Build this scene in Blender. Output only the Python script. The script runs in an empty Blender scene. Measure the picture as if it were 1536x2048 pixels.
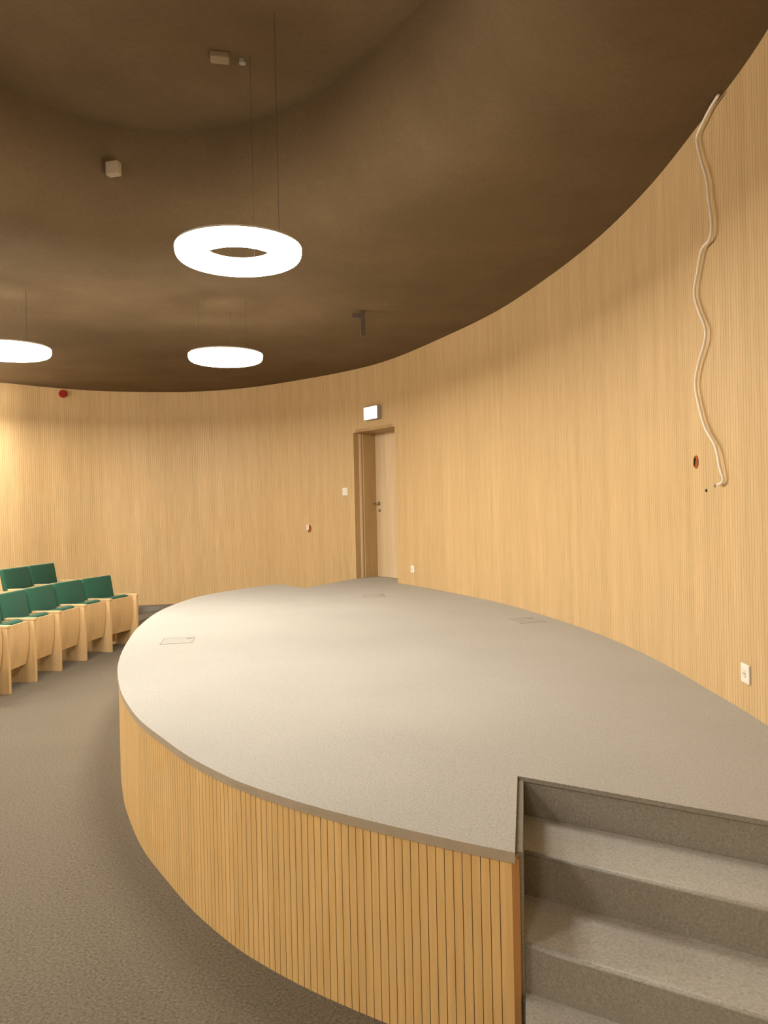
import bpy, bmesh, math, random
from mathutils import Vector, Matrix
from mathutils.geometry import tessellate_polygon
random.seed(4)
S = bpy.context.scene
COL = S.collection
PI = math.pi

# ------------------------------------------------------------------ camera
ROLL, PITCH = 0.0217, -8 / 1538.0
EYE = 1.615
cam = bpy.data.cameras.new('camera')
cam.sensor_fit = 'HORIZONTAL'
cam.sensor_width = 36.0
cam.lens = 36.0 * 1538 / 1536
cam.clip_start = 0.05
co = bpy.data.objects.new('camera', cam)
COL.objects.link(co)
f_ = Vector((0, math.cos(PITCH), math.sin(PITCH)))
u_ = Vector((0, -math.sin(PITCH), math.cos(PITCH)))
e_ = Vector((1, 0, 0))
rt = e_ * math.cos(ROLL) - u_ * math.sin(ROLL)
up = e_ * math.sin(ROLL) + u_ * math.cos(ROLL)
M = Matrix((rt, up, -f_)).transposed().to_4x4()
M.translation = Vector((0, 0, EYE))
co.matrix_world = M
S.camera = co

# ------------------------------------------------------------------ light
w = bpy.data.worlds.new('world')
S.world = w
w.use_nodes = True
w.node_tree.nodes['Background'].inputs[0].default_value = (1.0, 0.85, 0.68, 1)
w.node_tree.nodes['Background'].inputs[1].default_value = 0.02
LAMP_COL = (1.0, 0.90, 0.75)
LAMP_STRENGTH = 66.0
S.view_settings.view_transform = 'Standard'
S.view_settings.look = 'None'
S.view_settings.gamma = 1
S.view_settings.use_curve_mapping = False
S.view_settings.exposure = 0.07

# ------------------------------------------------------------------ dimensions
ZS = 0.63          # stage deck
ZC = 3.565         # flat ceiling
ZU = 4.28          # ceiling inside the oval recess
DOOR_H = 2.05
TIER = 0.135


# ------------------------------------------------------------------ materials
def nt(name, rough=0.6):
    m = bpy.data.materials.new(name)
    m.use_nodes = True
    n = m.node_tree.nodes
    b = n['Principled BSDF']
    b.inputs['Roughness'].default_value = rough
    return m, n, m.node_tree.links, b


def noise(n, l, vec, scale, detail=2.0, rough=0.5):
    t = n.new('ShaderNodeTexNoise')
    t.inputs['Scale'].default_value = scale
    t.inputs['Detail'].default_value = detail
    t.inputs['Roughness'].default_value = rough
    l.new(vec, t.inputs['Vector'])
    return t.outputs['Fac']


def ramp(n, l, fac, stops):
    r = n.new('ShaderNodeValToRGB')
    el = r.color_ramp.elements
    while len(el) < len(stops):
        el.new(0.5)
    for e, (p, c) in zip(el, stops):
        e.position = p
        e.color = (*c, 1)
    l.new(fac, r.inputs[0])
    return r.outputs[0]


def mixc(n, l, fac, a, b, mode='MIX'):
    m = n.new('ShaderNodeMix')
    m.data_type = 'RGBA'
    m.blend_type = mode
    for k, v in ((0, fac), (6, a), (7, b)):
        if hasattr(v, 'is_linked'):
            l.new(v, m.inputs[k])
        elif k == 0:
            m.inputs[0].default_value = v
        else:
            m.inputs[k].default_value = (*v, 1)
    return m.outputs[2]


def mapping(n, l, src, scale):
    mp = n.new('ShaderNodeMapping')
    mp.inputs['Scale'].default_value = scale
    l.new(src, mp.inputs['Vector'])
    return mp.outputs[0]


def add_bump(n, l, b, h, strength, dist):
    bp = n.new('ShaderNodeBump')
    bp.inputs['Strength'].default_value = strength
    bp.inputs['Distance'].default_value = dist
    l.new(h, bp.inputs['Height'])
    l.new(bp.outputs[0], b.inputs['Normal'])


def wood(name, c1, c2, uv=True, rough=0.45, streak=1.0, spec=0.35):
    """vertical-grain wood veneer; u = metres along the wall, v = height"""
    m, n, l, b = nt(name, rough)
    tc = n.new('ShaderNodeTexCoord')
    src = tc.outputs['UV' if uv else 'Object']
    fine = noise(n, l, mapping(n, l, src, (60 * streak, 2.2, 2.2) if uv else (60, 60, 2.2)), 1.0, 4, .6)
    mid = noise(n, l, mapping(n, l, src, (9, .35, .35) if uv else (9, 9, .5)), 1.0, 3, .5)
    a = ramp(n, l, fine, [(0.3, c1), (0.7, c2)])
    g = ramp(n, l, mid, [(0.3, (.86, .85, .83)), (0.7, (1, 1, 1))])
    l.new(mixc(n, l, 1.0, a, g, 'MULTIPLY'), b.inputs['Base Color'])
    b.inputs['Specular IOR Level'].default_value = spec
    add_bump(n, l, b, fine, .12, .002)
    return m


def carpet(name, c1, c2, c3, scale=160.0, bump=.5):
    m, n, l, b = nt(name, 0.95)
    tc = n.new('ShaderNodeTexCoord')
    src = tc.outputs['Object']
    fi = noise(n, l, src, scale, 3, .7)
    mi = noise(n, l, src, scale * .22, 3, .6)
    big = noise(n, l, src, 1.3, 2, .5)
    a = ramp(n, l, fi, [(0.32, c1), (0.68, c2)])
    a = mixc(n, l, ramp(n, l, mi, [(.42, (0, 0, 0)), (.68, (.6, .6, .6))]), a, c3)
    a = mixc(n, l, 1.0, a, ramp(n, l, big, [(.3, (.93, .93, .93)), (.7, (1, 1, 1))]), 'MULTIPLY')
    l.new(a, b.inputs['Base Color'])
    b.inputs['Specular IOR Level'].default_value = .1
    b.inputs['Sheen Weight'].default_value = .1
    add_bump(n, l, b, fi, bump, .004)
    return m


def plain(name, col, rough=0.5, metal=0.0, var=0.06, scale=14.0, spec=.4):
    m, n, l, b = nt(name, rough)
    tc = n.new('ShaderNodeTexCoord')
    f = noise(n, l, tc.outputs['Object'], scale, 3, .6)
    d = tuple(c * (1 - var) for c in col)
    u = tuple(min(1, c * (1 + var)) for c in col)
    l.new(ramp(n, l, f, [(.3, d), (.7, u)]), b.inputs['Base Color'])
    b.inputs['Metallic'].default_value = metal
    b.inputs['Specular IOR Level'].default_value = spec
    return m


def glow(name, col, strength):
    m, n, l, b = nt(name, .4)
    b.inputs['Base Color'].default_value = (.9, .9, .9, 1)
    b.inputs['Emission Color'].default_value = (*col, 1)
    b.inputs['Emission Strength'].default_value = strength
    return m


M_WALL = wood('wall_oak_veneer', (.62, .44, .222), (.745, .54, .297))
M_GROOVE = plain('groove_brown', (.33, .20, .085), .8, var=.1)
M_PANEL = wood('stage_oak_panel', (.70, .465, .185), (.83, .58, .27))
M_PANEL_END = wood('stage_panel_edge', (.42, .21, .075), (.5, .27, .10), uv=False)
M_FLOOR = carpet('floor_carpet', (.072, .060, .043), (.205, .175, .135), (.14, .12, .09), 90)
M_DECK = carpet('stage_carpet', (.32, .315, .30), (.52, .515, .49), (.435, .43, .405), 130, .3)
M_RISER = carpet('stage_carpet_shaded', (.21, .20, .175), (.34, .325, .285), (.27, .255, .225), 130, .3)  # darker copy of the stage carpet, shade of upright faces put into the colour
M_TRIM = plain('deck_edge_trim', (.40, .34, .26), .7)
M_LID = carpet('floor_box_carpet', (.30, .295, .27), (.48, .475, .45), (.40, .395, .37), 130, .3)
M_SEATW = wood('seat_beech', (.66, .47, .24), (.80, .60, .35), uv=False, rough=.4)
M_FRAME = plain('floor_box_frame', (.40, .38, .34), .6)
M_GREEN = carpet('green_upholstery', (.022, .092, .062), (.042, .155, .105), (.03, .12, .085), 300, .2)
M_DOOR = wood('door_veneer', (.72, .56, .36), (.80, .64, .43), uv=False, rough=.45)
M_REVEAL = wood('reveal_veneer', (.46, .31, .14), (.55, .38, .19), uv=False, rough=.5)
M_METAL = plain('brushed_metal', (.55, .52, .47), .3, 1.0)
M_WHITE = plain('white_plastic', (.86, .85, .80), .35, var=.02)
M_IVORY = plain('cream_plastic', (.80, .74, .62), .4, var=.03)
M_CABLE = plain('white_cable_sheath', (.86, .80, .70), .45, var=.03)
M_GREY = plain('grey_housing', (.36, .34, .33), .5)
M_DARK = plain('dark_bracket', (.10, .072, .048), .6)
M_ORANGE = plain('orange_box_plastic', (.42, .11, .02), .45)
M_RED = plain('red_sounder_plastic', (.32, .02, .012), .4)
M_BEIGE = plain('dull_beige_cover', (.42, .34, .24), .6)
M_TAN = plain('painted_fixture', (.30, .23, .15), .7)
M_WIRE = plain('dark_steel_wire', (.07, .06, .05), .5)
M_BLACK = plain('black_hole', (.02, .018, .015), .8)
M_LAMP = glow('lamp_opal_diffuser', LAMP_COL, LAMP_STRENGTH)
M_EXIT = glow('exit_sign_face', (.93, .97, 1.0), 4.0)


def ceil_mat():
    m, n, l, b = nt('ceiling_plaster', .95)
    tc = n.new('ShaderNodeTexCoord')
    src = tc.outputs['Object']
    a = ramp(n, l, noise(n, l, src, 1.1, 4, .6), [(.3, (.145, .100, .054)), (.7, (.188, .132, .074))])
    g = ramp(n, l, noise(n, l, src, 38, 3, .7), [(.3, (.88, .88, .88)), (.7, (1, 1, 1))])
    l.new(mixc(n, l, 1.0, a, g, 'MULTIPLY'), b.inputs['Base Color'])
    b.inputs['Specular IOR Level'].default_value = .1
    add_bump(n, l, b, noise(n, l, src, 60, 3, .7), .35, .01)
    return m


M_CEIL = ceil_mat()


# ------------------------------------------------------------------ mesh helpers
def obj(name, bm, mats, parent=None, smooth=False, loc=None):
    me = bpy.data.meshes.new(name)
    bmesh.ops.recalc_face_normals(bm, faces=bm.faces)
    bm.to_mesh(me)
    bm.free()
    for m in (mats if isinstance(mats, (list, tuple)) else [mats]):
        me.materials.append(m)
    if smooth:
        for p in me.polygons:
            p.use_smooth = True
    o = bpy.data.objects.new(name, me)
    COL.objects.link(o)
    if parent:
        o.parent = parent
    if loc:
        o.location = loc
    return o


def tag(o, label=None, cat=None, group=None, kind=None):
    if label: o['label'] = label
    if cat: o['category'] = cat
    if group: o['group'] = group
    if kind: o['kind'] = kind
    return o


def thing(name, loc, rz, label, cat, group=None):
    o = bpy.data.objects.new(name, None)
    o.empty_display_size = .1
    COL.objects.link(o)
    o.location = loc
    o.rotation_euler = (0, 0, rz)
    return tag(o, label, cat, group)


def box(bm, x0, x1, y0, y1, z0, z1, bev=0.0, mi=0, rot=None, at=None):
    r = bmesh.ops.create_cube(bm, size=1)
    vs = r['verts']
    for v in vs:
        v.co = Vector(((x0 + x1) / 2 + v.co.x * (x1 - x0), (y0 + y1) / 2 + v.co.y * (y1 - y0), (z0 + z1) / 2 + v.co.z * (z1 - z0)))
    if rot is not None:
        bmesh.ops.rotate(bm, verts=vs, cent=at or (0, 0, 0), matrix=rot)
    fs = list({f for v in vs for f in v.link_faces})
    for f in fs: f.material_index = mi
    if bev:
        es = list({e for v in vs for e in v.link_edges})
        bmesh.ops.bevel(bm, geom=es, offset=bev, segments=2, affect='EDGES', profile=.6)
    return vs


def cyl(bm, c, r, h, axis='Z', seg=24, r2=None, bev=0, mi=0):
    q = bmesh.ops.create_cone(bm, cap_ends=True, segments=seg, radius1=r, radius2=r if r2 is None else r2, depth=h)
    vs = q['verts']
    if axis == 'Y':
        bmesh.ops.rotate(bm, verts=vs, cent=(0, 0, 0), matrix=Matrix.Rotation(PI / 2, 3, 'X'))
    if axis == 'X':
        bmesh.ops.rotate(bm, verts=vs, cent=(0, 0, 0), matrix=Matrix.Rotation(PI / 2, 3, 'Y'))
    bmesh.ops.translate(bm, verts=vs, vec=c)
    for f in {f for v in vs for f in v.link_faces}: f.material_index = mi
    return vs


def tube(bm, pts, r, seg=8):
    pts = [Vector(p) for p in pts]
    rings = []
    nrm = None
    for i, p in enumerate(pts):
        d = (pts[min(i + 1, len(pts) - 1)] - pts[max(i - 1, 0)]).normalized()
        if nrm is None:
            nrm = d.orthogonal().normalized()
        nrm = (nrm - d * nrm.dot(d)).normalized()
        bn = d.cross(nrm)
        rings.append([bm.verts.new(p + (nrm * math.cos(a) + bn * math.sin(a)) * r) for a in [2 * PI * k / seg for k in range(seg)]])
    for a, b in zip(rings[:-1], rings[1:]):
        for k in range(seg):
            bm.faces.new((a[k], a[(k + 1) % seg], b[(k + 1) % seg], b[k]))
    bm.faces.new(rings[0][::-1])
    bm.faces.new(rings[-1])


def catmull(P, n=12, closed=False):
    P = [Vector(p) for p in P]
    Q = []
    N = len(P)
    for i in range(N if closed else N - 1):
        if closed:
            p0, p1, p2, p3 = P[(i - 1) % N], P[i], P[(i + 1) % N], P[(i + 2) % N]
        else:
            p0, p1, p2, p3 = P[max(i - 1, 0)], P[i], P[i + 1], P[min(i + 2, N - 1)]
        for k in range(n):
            t = k / n
            Q.append(.5 * (2 * p1 + (p2 - p0) * t + (2 * p0 - 5 * p1 + 4 * p2 - p3) * t * t + (3 * p1 - p0 - 3 * p2 + p3) * t ** 3))
    if not closed:
        Q.append(P[-1])
    return Q


def prism(bm, pts, z0, z1, mi_top=0, mi_side=0, cap=True):
    a = [bm.verts.new((p[0], p[1], z0)) for p in pts]
    b = [bm.verts.new((p[0], p[1], z1)) for p in pts]
    N = len(pts)
    for i in range(N):
        fa = bm.faces.new((a[i], a[(i + 1) % N], b[(i + 1) % N], b[i]))
        fa.material_index = mi_side
    if cap:
        for (i, j, k) in tessellate_polygon([[Vector((p[0], p[1], 0)) for p in pts]]):
            bm.faces.new((b[i], b[j], b[k])).material_index = mi_top
            bm.faces.new((a[k], a[j], a[i])).material_index = mi_side


class Path:
    def __init__(s, pts):
        s.p = [Vector((p[0], p[1])) for p in pts]
        s.s = [0.0]
        for a, b in zip(s.p[:-1], s.p[1:]):
            s.s.append(s.s[-1] + (b - a).length)
        s.L = s.s[-1]

    def at(s, d):
        d = min(max(d, 0), s.L)
        lo, hi = 0, len(s.s) - 1
        while hi - lo > 1:
            m = (lo + hi) // 2
            if s.s[m] <= d: lo = m
            else: hi = m
        t = (d - s.s[lo]) / max(1e-9, s.s[hi] - s.s[lo])
        return s.p[lo].lerp(s.p[hi], t)

    def tan(s, d):
        return (s.at(d + .03) - s.at(d - .03)).normalized()

    def near(s, x, y):
        q = Vector((x, y))
        best = (1e9, 0)
        for i, (a, b) in enumerate(zip(s.p[:-1], s.p[1:])):
            ab = b - a
            t = max(0, min(1, (q - a).dot(ab) / ab.length_squared))
            dd = (a + ab * t - q).length
            if dd < best[0]: best = (dd, s.s[i] + ab.length * t)
        return best[1]


def slat_strip(bm, path, s0, s1, z0, z1, pitch, gw, gd, out, back, u0=0.0):
    """grooved slat facing along a path; out = +1/-1 side of the room (left normal * out = depth direction).
    material 0 = slat, 1 = groove, 2 = back"""
    uvl = bm.loops.layers.uv.verify()
    n = max(1, round((s1 - s0) / pitch))
    pt = (s1 - s0) / n
    prof = []      # (s, depth, material of the segment that starts here)
    for i in range(n):
        a = s0 + i * pt
        prof += [(a, gd, 1), (a + gw, gd, 1), (a + gw, 0, 0)]
        prof += [(a + pt, 0, 1)]
    prof.append((s1, gd, 1))
    if gd <= 0:
        prof = [(s0 + i * pt, 0, 0) for i in range(n + 1)]

    def P(s, d):
        t = path.tan(s)
        q = path.at(s) + Vector((-t.y, t.x)) * out * d
        return q
    pv = None
    bk = None
    for (s, d, mi) in prof:
        q = P(s, d)
        v = (bm.verts.new((q.x, q.y, z0)), bm.verts.new((q.x, q.y, z1)))
        if pv:
            f = bm.faces.new((pv[0], v[0], v[1], pv[1]))
            f.material_index = pm
            for lp, uv in zip(f.loops, ((ps, z0), (s, z0), (s, z1), (ps, z1))):
                lp[uvl].uv = (uv[0] + u0, uv[1])
        pv, pm, ps = v, mi, s
    # solid back and caps
    k = max(1, int((s1 - s0) / .25))
    pb = None
    for i in range(k + 1):
        s = s0 + (s1 - s0) * i / k
        a, b = P(s, gd), P(s, back)
        v = [bm.verts.new((a.x, a.y, z0)), bm.verts.new((b.x, b.y, z0)), bm.verts.new((b.x, b.y, z1)), bm.verts.new((a.x, a.y, z1))]
        if i in (0, k):
            bm.faces.new(v).material_index = 2
        if pb:
            for x, y in ((0, 1), (1, 2), (2, 3)):
                bm.faces.new((pb[x], v[x], v[y], pb[y])).material_index = 2
        pb = v


# ------------------------------------------------------------------ the oval room: plan of the wall
JR = (.163, 10.056)      # right jamb of the door opening
JL = (-.408, 10.833)     # left jamb
W_RIGHT = [(-2.0, -3.6), (-.6, -2.5), (.30, -1.0), (.78, 0.0), (1.16, 1.0), (1.43, 2.0), (1.635, 3.2), (1.675, 4.04), (1.68, 4.82), (1.61, 5.7), (1.445, 6.64),
           (1.175, 7.72), (.76, 8.78), JR]
W_BACK = [JL, (-1.22, 11.56), (-2.07, 12.16), (-2.94, 12.46), (-3.73, 12.40), (-4.45, 12.19), (-5.06, 11.75), (-5.55, 11.22)]
W_LEFT = [(-5.55, 11.22), (-6.9, 9.9), (-8.3, 8.0), (-9.3, 5.6), (-9.6, 3.0), (-9.0, .2)]
W_FRONT = [(-9.0, .2), (-7.4, -2.3), (-5.2, -3.9), (-3.4, -4.2), (-2.0, -3.6)]
allw = W_RIGHT + W_BACK + W_LEFT[1:] + W_FRONT[1:-1]
full = catmull(allw, 14, closed=True)
FULL = Path([(p.x, p.y) for p in (Vector((q[0], q[1], 0)) for q in full)] + [(full[0].x, full[0].y)])
sR = FULL.near(*JR)
sL = FULL.near(*JL)
sBL = FULL.near(-5.55, 11.22)
sLF = FULL.near(-9.0, .2)
OUT = -1    # path runs anticlockwise seen from above: outside is to the right


def wall(name, parts, mats=(M_WALL, M_GROOVE, M_REVEAL)):
    bm = bmesh.new()
    for (a, b, z0, z1) in parts:
        slat_strip(bm, FULL, a, b, z0, z1, .03, .0015, .003, OUT, .12)
    return tag(obj(name, bm, list(mats)), kind='structure')


wall('wall_right', [(0, sR, 0, ZC)])
wall('wall_back', [(sR, sL, ZS + DOOR_H, ZC), (sL, sBL, 0, ZC)])
wall('wall_left', [(sBL, sLF, 0, ZC)])
wall('wall_front', [(sLF, FULL.L, 0, ZC)])

# floor
bm = bmesh.new()
prism(bm, [(p.x, p.y) for p in FULL.p[:-1]], -.1, 0)
tag(obj('floor', bm, M_FLOOR), kind='structure')

# raised carpeted tier behind the first seat row
tier_front = catmull([(-4.9, -.5), (-4.55, 2.6), (-4.2, 6.0), (-3.98, 9.0), (-3.98, 11.0), (-3.90, 12.0), (-3.55, 12.22), (-3.16, 12.44)], 8)
tb = [FULL.at(FULL.near(-3.16, 12.44) + i * (FULL.near(-8.2, -1.2) - FULL.near(-3.16, 12.44)) / 40) for i in range(41)]
bm = bmesh.new()
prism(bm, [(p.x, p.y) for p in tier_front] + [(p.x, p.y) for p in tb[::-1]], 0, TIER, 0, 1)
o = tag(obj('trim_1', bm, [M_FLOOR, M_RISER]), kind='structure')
o['label'] = 'low carpeted tier behind the front seat row'

# ------------------------------------------------------------------ ceiling with the oval recess
rim_far = [(-2.42, 4.45), (-2.34, 4.68), (-2.22, 4.90), (-2.09, 5.08), (-1.87, 5.27), (-1.48, 5.40), (-1.05, 5.345), (-.64, 5.155), (-.31, 4.885), (-.09, 4.60),
           (.15, 4.26), (.33, 3.98)]
rim_near = [(.47, 3.4), (.42, 2.5), (.02, 1.5), (-.7, .95), (-1.5, 1.0), (-2.2, 1.7), (-2.55, 2.8), (-2.55, 3.8)]
rim = catmull([(x, y, 0) for x, y in rim_far + rim_near], 6, closed=True)
C0 = Vector((-1.05, 3.4, 0))
prof = [(0, ZU), (.0, ZU - .12), (.012, ZU - .27), (.05, ZU - .40), (.115, ZU - .51), (.21, ZU - .60), (.34, ZU - .665), (.50, ZU - .70), (.68, ZC)]
bm = bmesh.new()
N = len(rim)
rings = []
for off, z in prof:
    r = []
    for i in range(N):
        t = (rim[(i + 1) % N] - rim[i - 1]).normalized()
        nn = Vector((t.y, -t.x, 0))
        if nn.dot(rim[i] - C0) < 0: nn = -nn
        q = rim[i] + nn * off
        r.append(bm.verts.new((q.x, q.y, z)))
    rings.append(r)


def ray_wall(p):
    d = (Vector((p.x, p.y)) - Vector((C0.x, C0.y))).normalized()
    o2 = Vector((C0.x, C0.y))
    for a, b in zip(FULL.p[:-1], FULL.p[1:]):
        e = b - a
        den = d.x * e.y - d.y * e.x
        if abs(den) < 1e-9: continue
        ao = a - o2
        t = (ao.x * e.y - ao.y * e.x) / den
        u = (ao.x * d.y - ao.y * d.x) / den
        if t > 0 and -1e-6 <= u <= 1 + 1e-6:
            return o2 + d * (t + .12)
    return o2 + d * 5


# the flat part reaches out to the wall: a dense outline of the wall itself joined to the last ring
outer = [ray_wall(v.co) for v in rings[-1]]
for fr in (.5, 1.0):
    rings.append([bm.verts.new((v.co.x + (q.x - v.co.x) * fr, v.co.y + (q.y - v.co.y) * fr, ZC)) for v, q in zip(rings[len(prof) - 1], outer)])
for a, b in zip(rings[:-1], rings[1:]):
    for i in range(N):
        bm.faces.new((a[i], a[(i + 1) % N], b[(i + 1) % N], b[i])).smooth = True
cap = bm.faces.new(rings[0])
bmesh.ops.split_edges(bm, edges=list(cap.edges))
me_o = obj('ceiling', bm, M_CEIL)
tag(me_o, kind='structure')

# ------------------------------------------------------------------ door niche
jr, jl = Vector(JR), Vector(JL)
du = (jr - jl).normalized()                # along the opening, left to right
dn = Vector((-du.y, du.x))                 # into the wall
if dn.y < 0: dn = -dn
DEP = .375
ang = math.atan2(du.y, du.x)
OW = (jr - jl).length
dr = thing('door_1', (jl.x, jl.y, ZS), ang, None, None)
tag(dr, kind='structure')
# local frame: +x along the opening, +y into the wall
bm = bmesh.new()
box(bm, 0, OW, DEP, DEP + .045, 0.004, DOOR_H)
leaf = obj('door_leaf', bm, M_DOOR, dr)
bm = bmesh.new()
cyl(bm, (.075, DEP - .006, 1.05), .026, .012, 'Y')
cyl(bm, (.075, DEP - .03, 1.05), .009, .05, 'Y', 12)
cyl(bm, (.03, DEP - .055, 1.05), .009, .11, 'X', 12)
cyl(bm, (.085, DEP - .006, .95), .02, .010, 'Y')
obj('door_handle', bm, M_METAL, leaf)
bm = bmesh.new()
box(bm, -.04, 0, .005, DEP + .1, 0, DOOR_H + .04)
box(bm, OW, OW + .04, .005, DEP + .1, 0, DOOR_H + .04)
box(bm, -.04, OW + .04, .005, DEP + .1, DOOR_H, DOOR_H + .04)
obj('door_lining', bm, M_REVEAL, dr)
bm = bmesh.new()
box(bm, 0.0, .014, .085, .12, 0, DOOR_H - .002, .003)
box(bm, .0, .008, .150, .160, 0, DOOR_H - .002)
obj('door_frame', bm, M_DOOR, dr)
bm = bmesh.new()
box(bm, -.2, OW + .2, DEP + .15, DEP + .2, -ZS, DOOR_H + .2)
obj('door_backing', bm, M_REVEAL, dr)

# ------------------------------------------------------------------ stage
edge_px = [(-1.44, 10.28), (-1.84, 9.72), (-2.12, 9.15), (-2.24, 8.60), (-2.275, 7.72), (-2.16, 6.72), (-1.96, 5.76), (-1.76, 5.02), (-1.545, 4.42), (-1.38, 4.04), (-1.19, 3.67),
           (-.99, 3.36), (-.81, 3.10), (-.61, 2.86), (-.46, 2.715), (-.27, 2.56), (-.05, 2.41), (.17, 2.275), (.35, 2.175)]
edge = [(p.x, p.y) for p in catmull([(x, y, 0) for x, y in edge_px], 8)]
EDGE = Path(edge)
A = Vector((.465, 2.792))                    # inner corner of the stair notch
E1 = Vector((.35, 2.175))                    # outer corner
dst = Vector((.845, -.535)).normalized()     # direction of the step nosings
nst = Vector((-.535, -.845)).normalized()    # downstairs


def to_wall(p, d):
    o2 = Vector(p)
    best = None
    for a, b in zip(FULL.p[:-1], FULL.p[1:]):
        e = b - a
        den = d.x * e.y - d.y * e.x
        if abs(den) < 1e-9: continue
        ao = a - o2
        t = (ao.x * e.y - ao.y * e.x) / den
        u = (ao.x * d.y - ao.y * d.x) / den
        if t > 0 and -1e-6 <= u <= 1 + 1e-6 and (best is None or t < best): best = t
    return o2 + d * best


B = to_wall(A, dst)
sB = FULL.near(B.x, B.y)
alongwall = [FULL.at(sB + (sR - sB) * i / 60) for i in range(61)]
nr, nl = jr + dn * DEP, jl + dn * DEP
far_in = Vector((-1.021, 9.674))
outline = edge + [(A.x, A.y)] + [(p.x, p.y) for p in alongwall] + [(nr.x, nr.y), (nl.x, nl.y), (jl.x, jl.y), (far_in.x, far_in.y)]
DT = .016
stage = thing('stage', (0, 0, 0), 0, 'raised curved stage with pale grey carpet deck and slatted oak front', 'stage')
bm = bmesh.new()
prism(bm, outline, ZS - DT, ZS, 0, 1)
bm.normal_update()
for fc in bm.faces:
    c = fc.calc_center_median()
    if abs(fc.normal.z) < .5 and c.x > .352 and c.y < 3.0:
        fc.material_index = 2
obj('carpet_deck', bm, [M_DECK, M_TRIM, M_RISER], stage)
# narrow trim under the deck edge
bm = bmesh.new()
uvl = bm.loops.layers.uv.verify()
slat_strip(bm, EDGE, 0, EDGE.L, ZS - DT - .016, ZS - DT, .2, 0, 0, 1, .03)
obj('edge_trim', bm, [M_TRIM, M_TRIM, M_TRIM], stage)
# slatted front: room side is to the right of the path, stage body to the left
bm = bmesh.new()
EDIN = Path([EDGE.at(EDGE.L * i / 400) + Vector((-EDGE.tan(EDGE.L * i / 400).y, EDGE.tan(EDGE.L * i / 400).x)) * .006 for i in range(401)])
slat_strip(bm, EDIN, 0, EDIN.L - .051, 0, ZS - DT - .016, .0290, .0024, .006, 1, .03)
slat_strip(bm, EDIN, EDIN.L - .051, EDIN.L, 0, ZS - DT - .016, .051, .0024, .006, 1, .03)
obj('slatted_front', bm, [M_PANEL, M_GROOVE, M_PANEL], stage)
# cheek of the stair notch
cheek_n = (A - E1).normalized()
side_r = Vector((cheek_n.y, -cheek_n.x))
bm = bmesh.new()
o2 = side_r * .021
pts = [E1 + cheek_n * .035, A + o2 * 0, A + o2, E1 + cheek_n * .035 + o2]
prism(bm, [(p.x, p.y) for p in pts], 0, ZS - .012)
obj('notch_cheek', bm, M_RISER, stage)
bm = bmesh.new()
pts = [E1 + cheek_n * .005 - side_r * .01, E1 + cheek_n * .034 - side_r * .01, E1 + cheek_n * .034 + side_r * .009, E1 + cheek_n * .005 + side_r * .009]
prism(bm, [(p.x, p.y) for p in pts], .02, ZS - DT - .004)
obj('panel_end', bm, M_PANEL_END, stage)
# far notch side
bm = bmesh.new()
f0, f1 = far_in, jl
dd = (f1 - f0).normalized()
nn = Vector((-dd.y, dd.x))
prism(bm, [(f0.x, f0.y), (f1.x, f1.y), (f1.x - nn.x * .03, f1.y - nn.y * .03), (f0.x - nn.x * .03, f0.y - nn.y * .03)], 0, ZS - DT)
f1 = Vector(edge[0]); dd = (f1 - f0).normalized(); nn = Vector((-dd.y, dd.x))
prism(bm, [(f0.x, f0.y), (f1.x, f1.y), (f1.x + nn.x * .03, f1.y + nn.y * .03), (f0.x + nn.x * .03, f0.y + nn.y * .03)], 0, ZS - DT)
obj('notch_riser', bm, M_RISER, stage)

# steps
RZ, TR = .140, [.28, .265, .27, .28]
steps = thing('stage_stairs', (A.x, A.y, 0), 0, 'grey carpeted stairs set into the near right end of the stage', 'stairs')
L0 = A + side_r * .0215
for k in range(4):
    d0 = sum(TR[:k])
    d1 = d0 + TR[k]
    zt = ZS - RZ * (k + 1)
    # left ends follow the cheek line, right ends the wall
    def lp(d, extra=0.0):
        t = d / (-cheek_n.dot(nst))
        p = L0 - cheek_n * t
        return p + side_r * extra
    ex = .018 if k == 3 else 0
    a0, a1 = lp(d0), lp(d1)
    a0, a1 = a0 + side_r * ex, a1 + side_r * ex
    b0, b1 = to_wall(a0, dst), to_wall(a1, dst)
    b0 -= dst * .002; b1 -= dst * .002
    bm = bmesh.new()
    q = [p - Vector((A.x, A.y)) for p in (a0, a1, b1, b0)]
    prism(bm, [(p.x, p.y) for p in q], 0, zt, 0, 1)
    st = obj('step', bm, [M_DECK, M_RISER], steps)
    # rounded carpet nosing
    bm = bmesh.new()
    e1, e2 = q[1], q[2]
    tube(bm, [(e1.x - nst.x * .007, e1.y - nst.y * .007, zt - .006), (e2.x - nst.x * .007, e2.y - nst.y * .007, zt - .006)], .009, 10)
    obj('nosing', bm, M_DECK, st, True)
# top riser
bm = bmesh.new()
q = [L0 - nst * .02 , L0 - nst * .0 , to_wall(L0, dst) - dst * .003, to_wall(L0 - nst * .02, dst) - dst * .003]
q = [p - Vector((A.x, A.y)) - nst * .004 for p in q]
prism(bm, [(p.x, p.y) for p in q], 0, ZS - .003)
obj('top_riser', bm, M_RISER, steps)
# low end block beside the last step
bm = bmesh.new()
p0 = lp(.62) - side_r * .012 ; p1 = lp(1.0) - side_r * .012
q = [p0, p1, p1 + side_r * .028, p0 + side_r * .028]
q = [p - Vector((A.x, A.y)) for p in q]
prism(bm, [(p.x, p.y) for p in q], 0, ZS - 4 * RZ - .006)
obj('end_strip', bm, M_RISER, steps)

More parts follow.
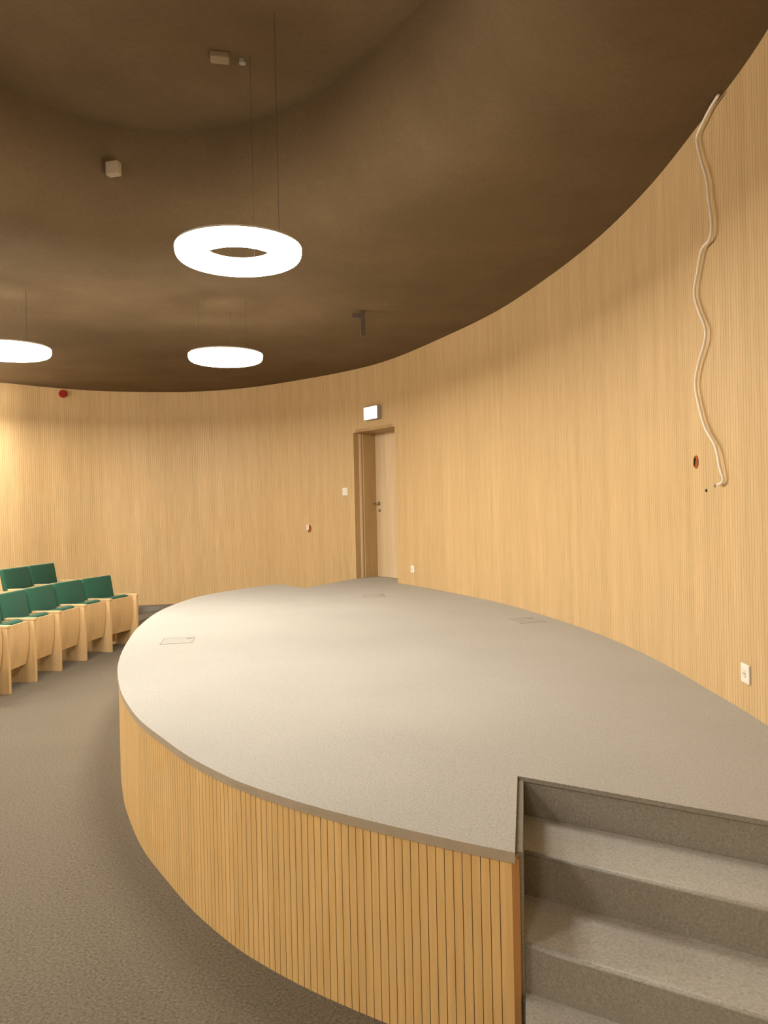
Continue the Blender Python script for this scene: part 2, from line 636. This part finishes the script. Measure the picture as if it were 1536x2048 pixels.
# ------------------------------------------------------------------ floor boxes in the stage deck
LIDS = [([(-1.686, 5.749), (-1.471, 5.786), (-1.52, 6.062), (-1.749, 6.022)], 'flush carpeted floor box near the left curved edge of the stage'),
        ([(-.231, 8.499), (-.02, 8.508), (-.043, 8.78), (-.262, 8.79)], 'flush floor box at the far end of the stage before the door'),
        ([(1.116, 6.418), (1.323, 6.473), (1.259, 6.689), (1.066, 6.627)], 'flush floor box beside the right wall of the stage')]
for pts, lab in LIDS:
    c = sum((Vector(p) for p in pts), Vector((0, 0))) / 4
    e = Vector(pts[1]) - Vector(pts[0])
    t = thing('floor_box', (c.x, c.y, ZS), math.atan2(e.y, e.x), lab, 'floor box', 'floor boxes in the stage deck')
    bm = bmesh.new()
    wx, wy, th = .12, .14, .008
    for a in ((-wx, wx, -wy, -wy + th), (-wx, wx, wy - th, wy), (-wx, -wx + th, -wy, wy), (wx - th, wx, -wy, wy)):
        box(bm, *a, 0.0, .003)
    obj('frame', bm, M_FRAME, t)
    bm = bmesh.new()
    box(bm, -wx + th + .002, wx - th - .002, -wy + th + .002, wy - th - .002, 0.0, .0025, .001)
    ld = obj('lid', bm, M_LID, t)
    bm = bmesh.new()
    box(bm, wx - .06, wx - .02, wy - .07, wy - .02, .004, .0055)
    obj('cable_flap', bm, M_GREY, ld)

# ------------------------------------------------------------------ seats
def seat(pR, pL, zb, label, group, last=False):
    """pR = near support front foot, pL = far support front foot"""
    pR, pL = Vector(pR), Vector(pL)
    v = pL - pR
    W = v.length
    a = math.atan2(v.y, v.x) - PI / 2
    # local: +y from near to far support, +x forward (towards the stage)
    t = thing('auditorium_seat', (pR.x, pR.y, zb), a, label, 'seat', group)

    def support(y):
        bm = bmesh.new()
        T = .045
        # tapered plate: wide at the arm, narrower at the foot, with a foot running back
        out = [(.0, 0), (.0, .60), (-.42, .60), (-.47, .46), (-.40, .30), (-.37, 0)]
        va = [bm.verts.new((x, y, z)) for x, z in out]
        vb = [bm.verts.new((x, y + T, z)) for x, z in out]
        n_ = len(out)
        bm.faces.new(va[::-1]); bm.faces.new(vb)
        for i in range(n_):
            bm.faces.new((va[i], va[(i + 1) % n_], vb[(i + 1) % n_], vb[i]))
        bmesh.ops.bevel(bm, geom=bm.edges[:], offset=.004, segments=2, affect='EDGES')
        s_ = obj('side_support', bm, M_SEATW, t)
        bm = bmesh.new()
        box(bm, -.30, .006, y, y + .052, .60, .625, .006)
        obj('armrest', bm, M_SEATW, s_)
        return s_
    support(0)
    if last: support(W)
    g = .04
    # folded seat: plywood underside faces the stage, upholstery behind it
    bm = bmesh.new()
    K = 8
    fr, bk = [], []
    for i in range(K + 1):
        q = i / K
        z = .185 + (.60 - .185) * q
        x = -.055 + .018 * math.sin(q * PI) - .03 * (1 - q)
        fr.append([bm.verts.new((x, g + .008, z)), bm.verts.new((x, W - .008, z))])
        bk.append([bm.verts.new((x - .016, g + .008, z)), bm.verts.new((x - .016, W - .008, z))])
    for i in range(K):
        bm.faces.new((fr[i][0], fr[i][1], fr[i + 1][1], fr[i + 1][0]))
        bm.faces.new((bk[i][0], bk[i + 1][0], bk[i + 1][1], bk[i][1]))
        bm.faces.new((fr[i][0], fr[i + 1][0], bk[i + 1][0], bk[i][0]))
        bm.faces.new((fr[i][1], bk[i][1], bk[i + 1][1], fr[i + 1][1]))
    bm.faces.new((fr[0][0], bk[0][0], bk[0][1], fr[0][1]))
    bm.faces.new((fr[K][0], fr[K][1], bk[K][1], bk[K][0]))
    obj('seat_shell', bm, M_SEATW, t)
    bm = bmesh.new()
    box(bm, -.185, -.095, g + .012, W - .012, .21, .622, .03)
    obj('seat_cushion', bm, M_GREEN, t, True)
    # reclined back
    R = Matrix.Rotation(-.17, 3, 'Y')
    bm = bmesh.new()
    box(bm, -.335, -.28, g - .03, W - .006, .28, .862, .018, rot=R, at=(-.30, 0, .45))
    obj('back_cushion', bm, M_GREEN, t, True)
    bm = bmesh.new()
    box(bm, -.355, -.335, g - .034, W - .003, .20, .868, .006, rot=R, at=(-.30, 0, .45))
    obj('back_shell', bm, M_SEATW, t)
    bm = bmesh.new()
    box(bm, -.33, -.30, .018, W - .018, .04, .20, .004)
    obj('rear_panel', bm, M_SEATW, t)
    return t


R1 = [(-3.43, 6.42), (-3.42, 6.94), (-3.405, 7.43), (-3.375, 7.93), (-3.32, 8.45), (-3.22, 8.95), (-3.07, 9.45)]
labs = ['green folding seat of the front row cut off by the left picture edge', 'leftmost fully seen front row green seat with beech shell',
        'front row green seat with one complete seat to its left', 'middle green seat of the fully seen front row',
        'front row green seat second from the stage end', 'front row green seat at the stage end of its row']
for i in range(6):
    seat(R1[i], R1[i + 1], 0, labs[i], 'green folding seats in the front row', i == 5)
R2 = [(-4.17, 8.43), (-4.13, 8.97), (-4.08, 9.52), (-4.00, 10.06)]
labs = ['second row green seat back showing at the far left picture edge', 'second row green seat back left of the one at the row end', 'green seat at the right end of the second row']
for i in (1, 2):
    seat(R2[i], R2[i + 1], TIER, labs[i], 'green folding seats in the second row', i == 2)


# ------------------------------------------------------------------ ring lamps
def ring_lamp(x, y, z, label, wires):
    t = thing('ring_lamp', (x, y, z), 0, label, 'pendant lamp', 'white ring pendant lamps')
    # diffuser: superelliptic ring section, bottom and sides
    bm = bmesh.new()
    Ro, Ri, H = .345, .180, .076
    rc, rw = (Ro + Ri) / 2, (Ro - Ri) / 2
    seg, K = 56, 16
    g = []
    for i in range(seg):
        a = 2 * PI * i / seg
        ring = []
        for k in range(K + 1):
            b = PI + PI * k / K           # lower half, inner to outer
            c, s = math.cos(b), math.sin(b)
            r = rc + rw * math.copysign(abs(c) ** .55, c)
            zz = -H * abs(s) ** .6 * .85
            ring.append(bm.verts.new((r * math.cos(a), r * math.sin(a), zz)))
        g.append(ring)
    for i in range(seg):
        for k in range(K):
            bm.faces.new((g[i][k], g[(i + 1) % seg][k], g[(i + 1) % seg][k + 1], g[i][k + 1]))
    obj('diffuser', bm, M_LAMP, t, True)
    bm = bmesh.new()
    g = []
    for i in range(seg):
        a = 2 * PI * i / seg
        g.append([bm.verts.new((r * math.cos(a), r * math.sin(a), zz)) for r, zz in
                  ((Ri, 0), (Ri + .004, .012), (Ri + .03, .018), (Ro - .03, .018), (Ro - .004, .012), (Ro, 0))])
    for i in range(seg):
        for k in range(6):
            bm.faces.new((g[i][k], g[(i + 1) % seg][k], g[(i + 1) % seg][(k + 1) % 6], g[i][(k + 1) % 6]))
    obj('housing', bm, M_WHITE, t)
    zt = (ZU if wires else ZC) - z
    spots = wires or [(0, .25), (-.22, -.13), (.22, -.13)]
    for (wx, wy) in spots:
        bm = bmesh.new()
        tube(bm, [(wx, wy, .015), (wx, wy, zt)], .0014, 6)
        obj('suspension_wire', bm, M_WIRE, t)
    return t


ring_lamp(-.77, 4.255, 3.063, 'largest bright ring lamp hanging nearest below the oval ceiling recess', [(.045, .25), (.24, -.12)])
ring_lamp(-1.46, 7.26, 3.09, 'bright ring lamp hanging below and behind the largest one', None)
ring_lamp(-3.27, 6.78, 3.09, 'bright ring lamp cut by the left picture edge', None)
for (x, y) in [(-3.7, 3.6), (-6.2, 5.4), (-5.9, 1.2), (-2.6, .3), (-5.15, 9.1), (-5.8, 10.25), (-6.9, 7.7), (-8.0, 3.3), (-4.6, 6.1), (-1.3, -1.9)]:  # extra lamps out of view, added to raise the room's brightness
    ring_lamp(x, y, 3.10, 'unseen ring lamp added out of view to brighten the room', None)


# ------------------------------------------------------------------ things on the wall
def on_wall(name, x, y, z, label, cat, group=None):
    """Empty on the wall surface; local +x along the wall (to the right when facing it), +y out of the wall into the room"""
    s = FULL.near(x, y)
    p = FULL.at(s)
    t = FULL.tan(s)
    inn = Vector((-t.y, t.x))
    return thing(name, (p.x, p.y, z), math.atan2(inn.y, inn.x) - PI / 2, label, cat, group)


# exit light
t = on_wall('exit_sign', -.095, 10.455, 2.905, 'glowing white box exit light on the wall above the door', 'exit sign')
bm = bmesh.new()
box(bm, -.155, .155, 0, .075, -.09, .09, .01)
obj('housing', bm, M_GREY, t)
bm = bmesh.new()
box(bm, -.145, .145, .075, .083, -.082, .082, .004)
fc = obj('lit_face', bm, M_EXIT, t)

# light switch
t = on_wall('light_switch', -.543, 10.972, 1.862, 'white square light switch left of the door opening', 'switch')
bm = bmesh.new(); box(bm, -.055, .055, 0, .010, -.055, .055, .004)
obj('plate', bm, M_WHITE, t)
bm = bmesh.new(); box(bm, -.035, .035, .010, .015, -.035, .035, .003)
obj('rocker', bm, M_WHITE, t)

# sockets
for (x, y, z, lab) in [(.35, 9.694, .838, 'small white socket low on the wall just right of the door'),
                       (1.654, 3.559, .812, 'white wall socket low on the right wall beside the picture edge')]:
    t = on_wall('wall_socket', x, y, z, lab, 'socket', 'white sockets low on the wall')
    bm = bmesh.new(); box(bm, -.045, .045, 0, .011, -.045, .045, .006)
    obj('plate', bm, M_WHITE, t)
    bm = bmesh.new(); cyl(bm, (0, .0115, 0), .021, .003, 'Y', 28); cyl(bm, (0, .0135, .0), .017, .002, 'Y', 28, mi=1)
    obj('outlet', bm, [M_WHITE, M_IVORY], t)
    bm = bmesh.new(); cyl(bm, (-.008, .0148, 0), .0025, .002, 'Y', 10); cyl(bm, (.008, .0148, 0), .0025, .002, 'Y', 10)
    obj('contact_hole', bm, M_BLACK, t)


def junction(x, y, z, rw, rh, label, flap=False):
    t = on_wall('junction_box', x, y, z, label, 'junction box', 'orange junction boxes let into the wall')
    bm = bmesh.new()
    seg = 28
    a_ = [2 * PI * k / seg for k in range(seg)]
    rr = [[bm.verts.new((rw * m * math.cos(a), yy, rh * m * math.sin(a))) for a in a_] for m, yy in ((1.0, .0005), (1.0, .006), (.86, .006), (.84, .0015))]
    for p, q in zip(rr[:-1], rr[1:]):
        for k in range(seg): bm.faces.new((p[k], p[(k + 1) % seg], q[(k + 1) % seg], q[k]))
    bm.faces.new(rr[-1])
    obj('box_rim', bm, M_ORANGE, t)
    bm = bmesh.new()
    tube(bm, [(rw * .4, .002, rh * .6), (rw * .1, .010, rh * .1), (rw * .45, .008, -rh * .5)], .004, 6)
    obj('wire_end', bm, M_BLACK, t)
    if flap:
        bm = bmesh.new()
        box(bm, -.006, .046, .014, .020, -.022, .062, .002)
        obj('loose_cover', bm, M_IVORY, t)


junction(-1.117, 11.477, 1.330, .040, .058, 'orange junction box with loose pale cover on the back wall', True)
junction(1.678, 4.116, 1.825, .030, .034, 'open orange junction box left of the hanging cable end')

# red sounder
t = on_wall('alarm_sounder', -4.918, 11.872, 3.481, 'small red alarm sounder under the ceiling at far left', 'alarm')
bm = bmesh.new(); cyl(bm, (0, .02, 0), .06, .04, 'Y', 28)
obj('base', bm, M_RED, t)
bm = bmesh.new(); cyl(bm, (0, .05, 0), .03, .03, 'Y', 28)
cyl(bm, (0, .055, 0), .045, .012, 'Y', 28)
obj('horn', bm, M_RED, t)

# screws
for (x, y, z, lab) in [(1.673, 3.985, 1.669, 'dark screw left in the wall, lower of two near the cable end'),
                       (1.669, 3.879, 1.690, 'faint screw in the wall just left of the cable end')]:
    t = on_wall('wall_screw', x, y, z, lab, 'screw', 'screws by the cable end')
    bm = bmesh.new(); cyl(bm, (0, .003, 0), .005, .006, 'Y', 12); cyl(bm, (0, .001, 0), .009, .002, 'Y', 16)
    obj('screw_head', bm, M_GREY if 'faint' in lab else M_BLACK, t)

# hanging white cable
cab = [(1.661, 3.688, 3.55), (1.669, 3.80, 3.545), (1.669, 3.884, 3.520), (1.673, 3.973, 3.481), (1.671, 3.926, 3.354), (1.668, 3.854, 3.219), (1.668, 3.839, 3.129), (1.666, 3.802, 2.978),
       (1.668, 3.837, 2.914), (1.671, 3.936, 2.897), (1.674, 4.002, 2.803), (1.675, 4.048, 2.709), (1.673, 3.998, 2.607), (1.67, 3.91, 2.491),
       (1.671, 3.927, 2.416), (1.674, 4.012, 2.327), (1.676, 4.06, 2.228), (1.674, 4.01, 2.103), (1.671, 3.935, 1.988), (1.667, 3.812, 1.884),
       (1.665, 3.762, 1.779), (1.664, 3.746, 1.72), (1.665, 3.775, 1.700), (1.667, 3.812, 1.695)]
cab = [(x - .013 - (.010 if i < 21 else 0), y - .01, z) for i, (x, y, z) in enumerate(cab)]
bm = bmesh.new()
tube(bm, catmull(cab, 6), .0075, 8)
tag(obj('cable', bm, M_CABLE, None, True), 'long wavy white cable hanging down the right wall from the ceiling', 'cable')

# ------------------------------------------------------------------ things on the ceiling
t = thing('ceiling_socket', (-.90, 4.50, ZU), .2, 'small pale fixture on the ceiling inside the oval recess', 'ceiling fixture')
bm = bmesh.new(); box(bm, -.055, .055, -.04, .04, -.035, 0, .008)
obj('cover', bm, M_TAN, t)
bm = bmesh.new(); cyl(bm, (.13, .03, -.012), .02, .024, 'Z', 16)
obj('hook_plate', bm, M_GREY, t)

t = thing('smoke_detector', (-1.79, 5.26, 3.965), math.atan2(-.62, .78) * .35, 'small square pale box on the side of the oval recess', 'wall box')
bm = bmesh.new(); box(bm, -.045, .045, -.035, .02, -.045, .045, .006)
obj('cover', bm, M_BEIGE, t)
bm = bmesh.new(); box(bm, -.025, .025, -.039, -.035, -.025, .025, .001)
obj('front_plate', bm, M_BEIGE, t)

t = thing('hanging_bracket', (-.175, 7.6, ZC), .1, 'small dark angled bracket hanging from the ceiling above the door', 'bracket')
bm = bmesh.new(); box(bm, -.018, .028, -.02, .02, -.25, 0, .004)
obj('upright', bm, M_DARK, t)
bm = bmesh.new(); box(bm, -.10, -.018, -.02, .02, -.075, -.03, .004)
obj('arm', bm, M_DARK, t)
